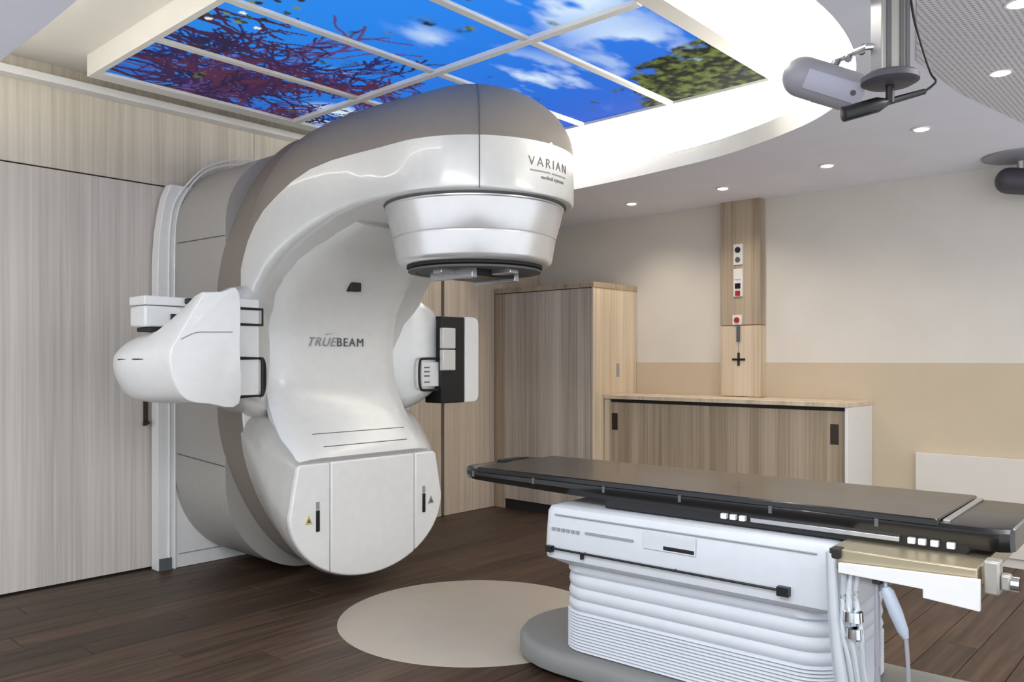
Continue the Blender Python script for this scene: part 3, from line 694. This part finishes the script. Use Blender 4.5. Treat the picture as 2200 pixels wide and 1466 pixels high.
# ---------------------------------------------------------------- treatment couch (local frame: x across, -y towards the foot)
cc_ = thing('treatment_couch', (GX, GY, 0.005), 'black carbon treatment couch on a white bellows pedestal', 'treatment couch', math.radians(2))
def stad(hw, yfront, yback, n=16):
    return [(hw * math.cos(a), yfront - hw + hw * math.sin(a)) for a in np.linspace(0, PI, n)] + [(-hw, yback), (hw, yback)]
b = new(); loft(b, [[(x, y_, z) for x, y_ in stad(h_, -.43 - d, -2.35)] for h_, d, z in ((.355, .025, 0), (.355, .025, .02))]); mk('base_gap', b, M['black'], cc_)
b = new(); loft(b, [[(x, y_, z) for x, y_ in stad(h_, -.41 - d, -2.36)] for h_, d, z in ((.385, 0, .02), (.388, 0, .03), (.388, 0, .08), (.375, .013, .098), (.35, .03, .105))]); mk('base', b, M['basegrey'], cc_, angle=50)
# bellows: rounded-rectangle rings, three wide folds above many fine pleats
def bring(x, g, z): return [(p[0], p[1], z) for p in rrect(-.318 - g, .335 + g, -1.88 - g, -.775 + g, .13, 7)]
prof = [(0.0, .462), (.010, .455), (.012, .43), (-.004, .418)]
for z0, z1, k in ((.418, .365, .008), (.365, .315, .009), (.315, .27, .010)):
    prof += [(.002 + k * .6, z0 - .006), (k + .002, (z0 + z1) / 2), (.002 + k * .6, z1 + .006), (.0005, z1)]
z = .27
while z > .118:
    prof += [(.012, z - .004), (.014, z - .008), (-.001, z - .0125)]; z -= .0125
prof.append((.0, .106))
b = new(); loft(b, [bring(0, g, zz) for g, zz in prof]); mk('bellows', b, M['bellows'], cc_, angle=60)
# upper housing
def hring(g, z): return [(p[0], p[1], z) for p in rrect(-.385 - g, .36 + g, -1.93 - g, -.735 + g, .045, 6)]
b = new(); loft(b, [hring(-.075, .452), hring(-.06, .455), hring(-.02, .478), hring(0, .49), hring(.003, .52), hring(0, .60), hring(-.004, .675), hring(-.012, .694), hring(-.04, .70)]); hs_ = mk('housing', b, M['couchwhite'], cc_, angle=50)
XS = -.389
b = new(); tube(b, [(XS - .012, -.80, .532), (XS - .012, -1.75, .532)], .0045, 8)
for yy in (-.80, -.95, -1.35, -1.74): tube(b, [(XS + .01, yy, .532), (XS - .012, yy, .532)], .004, 6)
box(b, XS - .02, XS + .002, -.795, -.765, .515, .540); box(b, XS - .022, XS + .002, -1.775, -1.735, .515, .545); box(b, XS - .014, XS, -.945, -.935, .508, .53)
mk('side_rail', b, M['black'], hs_, label='thin black accessory rail')
B('control_recess', (XS - .002, XS + .004, -1.43, -1.215, .592, .655), M['couchwhite'], hs_, .002)
B('control_slot', (XS - .004, XS + .002, -1.425, -1.30, .598, .612), M['black'], hs_, .002)
b = new()
for i in range(6): box(b, XS - .002, XS + .003, -.80 - i * .024, -.785 - i * .024, .603, .615)
mk('maker_print', b, M['lightprint'], hs_, sm=False)
B('print_line', (XS - .002, XS + .003, -1.17, -.95, .608, .616), M['lightprint'], hs_)
b = new(); tube(b, [(XS + .0015, -.80, .668), (XS + .0015, -1.86, .668)], .003, 6); mk('housing_seam', b, M['lightprint'], hs_)
# sliding undercarriage and table top
B('undercarriage', (-.295, .27, -2.28, -.98, .702, .745), M['black'], cc_, .006)
def top_profile(y_):                                  # depth of the slab: thin at the head end
    return np.interp(-y_, [.17, .4, 1.0, 1.5, 2.4], [.046, .054, .068, .070, .070])
rr = []
for yv in [-.165, -.172, -.185, -.22, -.27, -.4, -.6, -.8, -1.0, -1.25, -1.5, -1.8, -2.1, -2.30, -2.36, -2.385, -2.395]:
    taper = np.interp(-yv, [.165, .172, .185, .22, .27], [.21, .235, .255, .28, .292]) if yv > -.27 else .292
    if yv < -2.3: taper = np.interp(-yv, [2.3, 2.36, 2.385, 2.395], [.292, .287, .27, .25])
    t = top_profile(yv); zt = .80; r = .018
    rr.append([(-.012 + x, yv, z) for x, z in [(-taper + .012, zt - t), (-taper, zt - t * .55), (-taper, zt - .014), (-taper + .012, zt - .003), (-taper + .03, zt), (taper - .03, zt), (taper - .012, zt - .003), (taper, zt - .014), (taper, zt - t * .55), (taper - .012, zt - t)]])
b = new(); loft(b, rr); tt = mk('table_top', b, M['carbon'], cc_, angle=22)
b = new(); loft(b, [[(p[0], p[1], z) for p in rrect(-.302 + g, .277 - g, -2.20 + g, -.285 - g, .012, 3)] for g, z in ((0, .79), (0, .806), (.004, .810))]); b.normal_update()
for f in b.faces: f.material_index = 0 if abs(f.normal.z) > .9 else 1  # top gets the reflection colour, edges stay carbon
mk('table_mat', b, [M['mat'], M['carbon']], tt, angle=25, label='glossy raised mat')
b = new(); loft(b, [[(p[0], p[1], z) for p in rrect(-.02, .16, -.285, -.155, .02, 4)] for z in (.80, .806)]); box(b, -.01, .15, -.23, -.21, .806, .811); mk('head_plate', b, M['black'], tt)
B('end_edge', (-.27, .25, -2.225, -2.205, .80, .806), M['steel'], tt, .001, label='bright strip between mat and foot shelf')
b = new(); tube(b, [(-.26, -2.392, .797), (.24, -2.392, .797)], .004, 6); mk('end_bead', b, M['steel'], tt)
for yy in (-.27, -.62, -.98, -1.32, -1.67, -2.02):
    b = new(); box(b, -.3055, -.300, yy - .006, yy + .006, .765, .79); mk('index_notch', b, M['print'], tt, label='grey index mark')
# underside rail with white index blocks
B('under_rail', (-.31, -.285, -2.09, -1.60, .726, .742), M['steel'], cc_, .002, label='pale grey rail under the table top')
for yy in (-1.50, -1.535, -1.57, -2.125, -2.155, -2.19, -2.235):
    B('index_block', (-.315, -.29, yy - .011, yy + .011, .726, .745), M['white'], cc_, .002)
# foot-end carriage with white fascia
B('foot_carriage', (-.47, .30, -2.335, -1.926, .652, .712), M['reflmetal'], cc_, .004)
b = new(); prism(b, [(-1.962, .645), (-1.962, .675), (-2.345, .688), (-2.345, .60), (-2.20, .612), (-2.20, .637)], 'x', -.492, -.474); mk('carriage_fascia', b, M['white'], cc_, bev=.002, label='white fascia strip')
B('carriage_clamp', (-.488, -.44, -1.965, -1.935, .685, .716), M['rubber'], cc_, .004)
b = new(); box(b, -.45, -.39, -2.385, -2.345, .64, .735); box(b, -.44, -.40, -2.41, -2.385, .655, .70); mk('end_bracket', b, M['alu'], cc_, bev=.006)
b = new(); tube(b, [(-.42, -2.41, .675), (-.42, -2.43, .675)], .022, 12); mk('lock_knob', b, M['chrome'], cc_)
b = new(); prism(b, [(-1.975, .64), (-2.12, .638), (-1.985, .53)], 'x', -.462, -.455); mk('gusset_plate', b, M['lightprint'], cc_, sm=False)
# chrome stand-off post and hose bundle at the housing corner
b = new(); tube(b, [(-.472, -1.935, .70), (-.473, -1.94, .55), (-.475, -1.952, .42), (-.48, -1.985, .20), (-.485, -2.01, .015)], [.017, .017, .019, .024, .026], 12); mk('support_post', b, M['postmetal'], cc_)
for k, (dy, rad) in enumerate(((.0, .010), (.022, .008), (-.018, .009))):
    b = new(); pth = [(-.455 - .006 * k, -1.99 - dy, .64), (-.46, -1.985 - dy, .56), (-.47, -1.995 - dy * 1.4, .46), (-.47, -2.01 - dy, .36), (-.465, -2.03 - dy * 1.2, .2), (-.45, -2.03 - dy, .03)]
    tube(b, smooth_path(pth, 6), rad, 8); mk('hose', b, M['postmetal'], cc_)
b = new(); lathe(b, [(.012, .535), (.028, .53), (.03, .50), (.018, .488)], -.47, -2.0, 14); mk('hose_clamp', b, M['chrome'], cc_)
b = new(); lathe(b, [(.010, .485), (.024, .48), (.026, .45), (.012, .44)], -.47, -2.005, 14); mk('hose_clamp', b, M['chrome'], cc_)
# two hand pendants hanging from the carriage
def cpos(x, y_, z=0.0):
    a = math.radians(2); return (GX + x * math.cos(a) - y_ * math.sin(a), GY + x * math.sin(a) + y_ * math.cos(a), z)
hpn = thing('hand_pendant', cpos(-.47, -2.11, .49), 'pale blue-grey hand pendant dangling by its cord under the couch foot', 'remote control')
A, E_ = Vector(cpos(-.474, -2.095, .625)), Vector(cpos(-.476, -2.152, .485))
b = new(); tube(b, [A + Vector((0, 0, .03)), A + Vector((0, 0, .004)), A, A.lerp(E_, .1), A.lerp(E_, .5), A.lerp(E_, .85), E_], [.005, .005, .012, .019, .020, .016, .008], 12); mk('handset', b, mat('pale_blue_grey_plastic', lin(176, 186, 200), .4), hpn)
b = new(); tube(b, smooth_path([E_, cpos(-.478, -2.158, .40), cpos(-.476, -2.160, .25), cpos(-.47, -2.14, .10), cpos(-.46, -2.10, .012)], 6), .006, 8); mk('cord', b, M['pod'], hpn)
cbl = thing('hanging_cable', cpos(-.473, -2.071, .0), 'straight grey cable dropping from the couch foot to the floor', 'cable')
b = new(); tube(b, smooth_path([cpos(-.468, -2.068, .655), cpos(-.473, -2.071, .5), cpos(-.473, -2.072, .2), cpos(-.47, -2.07, .008)], 5), [.005] * 3 + [.009] * 13, 8); mk('cord', b, M['pod'], cbl)
B('cable_anchor', (cpos(-.473, -2.071)[0] - .012, cpos(-.473, -2.071)[0] + .012, cpos(-.473, -2.071)[1] - .012, cpos(-.473, -2.071)[1] + .012, .632, .652), M['rubber'], cbl, .002)

# ---------------------------------------------------------------- ceiling camera boom
def yaw_box(b, c, ang, hx, hy, z0, z1):
    ca, sa = math.cos(ang), math.sin(ang); q = [(c[0] + x * ca - y_ * sa, c[1] + x * sa + y_ * ca) for x, y_ in ((-hx, -hy), (hx, -hy), (hx, hy), (-hx, hy))]
    loft(b, [[(x, y_, z) for x, y_ in q] for z in (z0, z1)])
bx, by = 2.686, 0.830; ya = math.radians(-48)
bo = thing('ceiling_boom', (bx, by, ZC), 'aluminium ceiling pole ending in a dark disc and a black T-shaped bar', 'ceiling mount')
b = new(); yaw_box(b, (bx, by), ya, .044, .04, 2.19, ZC); pole = mk('pole', b, M['alu'], bo, bev=.004)
ux, uy = math.cos(ya), math.sin(ya); nx, ny = -math.sin(ya), math.cos(ya)   # across the pole; away from the lens
for d, w in ((-.022, .007), (.018, .006), (.036, .006)):
    b = new(); yaw_box(b, (bx + ux * d - nx * .041, by + uy * d - ny * .041), ya, w, .0025, 2.195, ZC - .002); mk('profile_groove', b, M['seam'], pole)
mk('ceiling_flange', lathe(new(), [(.13, ZC - .001), (.13, ZC - .012), (.05, ZC - .02)], bx, by, 32), M['cream'], bo)
mk('base_disc', lathe(new(), [(.02, 2.195), (.078, 2.193), (.085, 2.186), (.085, 2.170), (.07, 2.162), (.02, 2.160)], bx, by, 40), M['poddark'], bo)
b = new(); tube(b, [(bx, by, 2.162), (bx, by, 2.105)], .013, 12); mk('stem', b, M['black'], bo)
P0, P1 = Vector((2.585, .940, 2.068)), Vector((2.762, .750, 2.142))
b = new(); Q = lambda t: P0.lerp(P1, t); tube(b, [Q(0), Q(.01), Q(.25), Q(.42), Q(.5), Q(.55), Q(1)], [.016, .024, .024, .024, .016, .011, .009], 12); mk('bar', b, M['black'], bo)
b = new(); tube(b, smooth_path([P1, P1 + Vector((.022, -.026, .03)), (bx + .083, by - .095, 2.20), (bx + .062, by - .072, 2.29), (bx + .045, by - .055, 2.38), (bx + .034, by - .04, 2.52)], 6), .004, 8); mk('cable', b, M['black'], bo, label='thin black cable')
# capsule-shaped camera pod beside the pole
pc0, pc1 = Vector((2.655, 1.160, 2.275)), Vector((2.775, .965, 2.185))
pod = thing('camera_pod', (pc0.lerp(pc1, .5).x, pc0.lerp(pc1, .5).y, 2.23), 'grey capsule-shaped tracking camera tilted beside the ceiling pole', 'camera')
b = new(); dv = (pc1 - pc0).normalized(); ring_r = []; ring_p = []
for k in range(9): a = PI / 2 * k / 8; ring_p.append(pc0 - dv * .066 * math.cos(a) + dv * .066); ring_r.append(max(.066 * math.sin(a), .002))
ring_p += [pc0.lerp(pc1, .5), pc1]; ring_r += [.066, .064]
for k in range(1, 7): a = PI / 2 * k / 6; ring_p.append(pc1 + dv * .03 * math.sin(a)); ring_r.append(max(.064 * math.cos(a), .002))
tube(b, ring_p, ring_r, 28); body = mk('pod_body', b, M['pod'], pod)
fwd = (Vector((0, 0, 1.3)) - pc0.lerp(pc1, .5)); fwd -= dv * fwd.dot(dv); fwd.normalize()
b = new(); sd = dv.cross(fwd); m0, m1 = pc0.lerp(pc1, .30) + fwd * .054, pc0.lerp(pc1, 1.06) + fwd * .054
loft(b, [[p + sd * w + fwd * h_ for w, h_ in ((-.035, -.01), (.035, -.01), (.032, .009), (.018, .0135), (-.018, .0135), (-.032, .009))] for p in (m0, m1)]); mk('lens_window', b, mat('pod_window', lin(172, 172, 188), .3), pod, bev=.002)
b = new(); tube(b, [m1 - dv * .03 + fwd * .012, m1 - dv * .03 + fwd * .017], .009, 12); mk('lens', b, M['poddark'], pod)
b = new(); j0 = pc0.lerp(pc1, .6) - fwd * .06 + Vector((0, 0, .03)); tube(b, [j0, j0 + Vector((.02, -.03, .05)), (bx - .02, by + .06, 2.29), (bx, by + .03, 2.29)], .011, 10)
for t in (0.2, .45, .7): q = j0.lerp(Vector((bx, by + .03, 2.29)), t) + Vector((0, 0, .02)); tube(b, [q - Vector((.012, .0, .012)), q + Vector((.012, 0, .012))], .012, 8)
mk('bracket', b, M['chrome'], pod)
# second pod at the right edge
pd2 = thing('camera_pod', (5.80, 1.04, 2.40), 'dark grey camera pod under a flat ceiling plate, cut by right edge', 'camera')
mk('ceiling_plate', lathe(new(), [(.20, ZC - .001), (.20, ZC - .010), (.18, ZC - .016)], 5.70, 1.02, 40), M['pod'], pd2)
b = new(); tube(b, [(5.78, 1.03, 2.52), (5.79, 1.03, 2.45)], .02, 12); mk('stem', b, M['alu'], pd2)
b = new(); c0, c1 = Vector((5.77, 1.09, 2.405)), Vector((5.80, .86, 2.36)); dv = (c1 - c0).normalized(); rp, rrr = [], []
for k in range(7): a = PI / 2 * k / 6; rp.append(c0 - dv * .075 * math.cos(a)); rrr.append(max(.08 * math.sin(a), .002))
rp += [c1]; rrr += [.08]
for k in range(1, 7): a = PI / 2 * k / 6; rp.append(c1 + dv * .06 * math.sin(a)); rrr.append(max(.08 * math.cos(a), .002))
tube(b, rp, rrr, 24); mk('pod_body', b, M['poddark'], pd2)
# beige ceiling fitting behind the pole
cf = thing('ceiling_fitting', (2.80, .93, ZC), 'beige round ceiling fitting partly hidden behind the aluminium pole', 'ceiling fixture')
mk('fitting_plate', lathe(new(), [(.09, ZC - .001), (.09, ZC - .015), (.075, ZC - .02)], 2.86, .86, 32), M['alu'], cf)
mk('fitting_dome', lathe(new(), [(.055, ZC - .018), (.05, ZC - .035), (.03, ZC - .05), (.005, ZC - .055)], 2.86, .86, 24), M['cream'], cf)
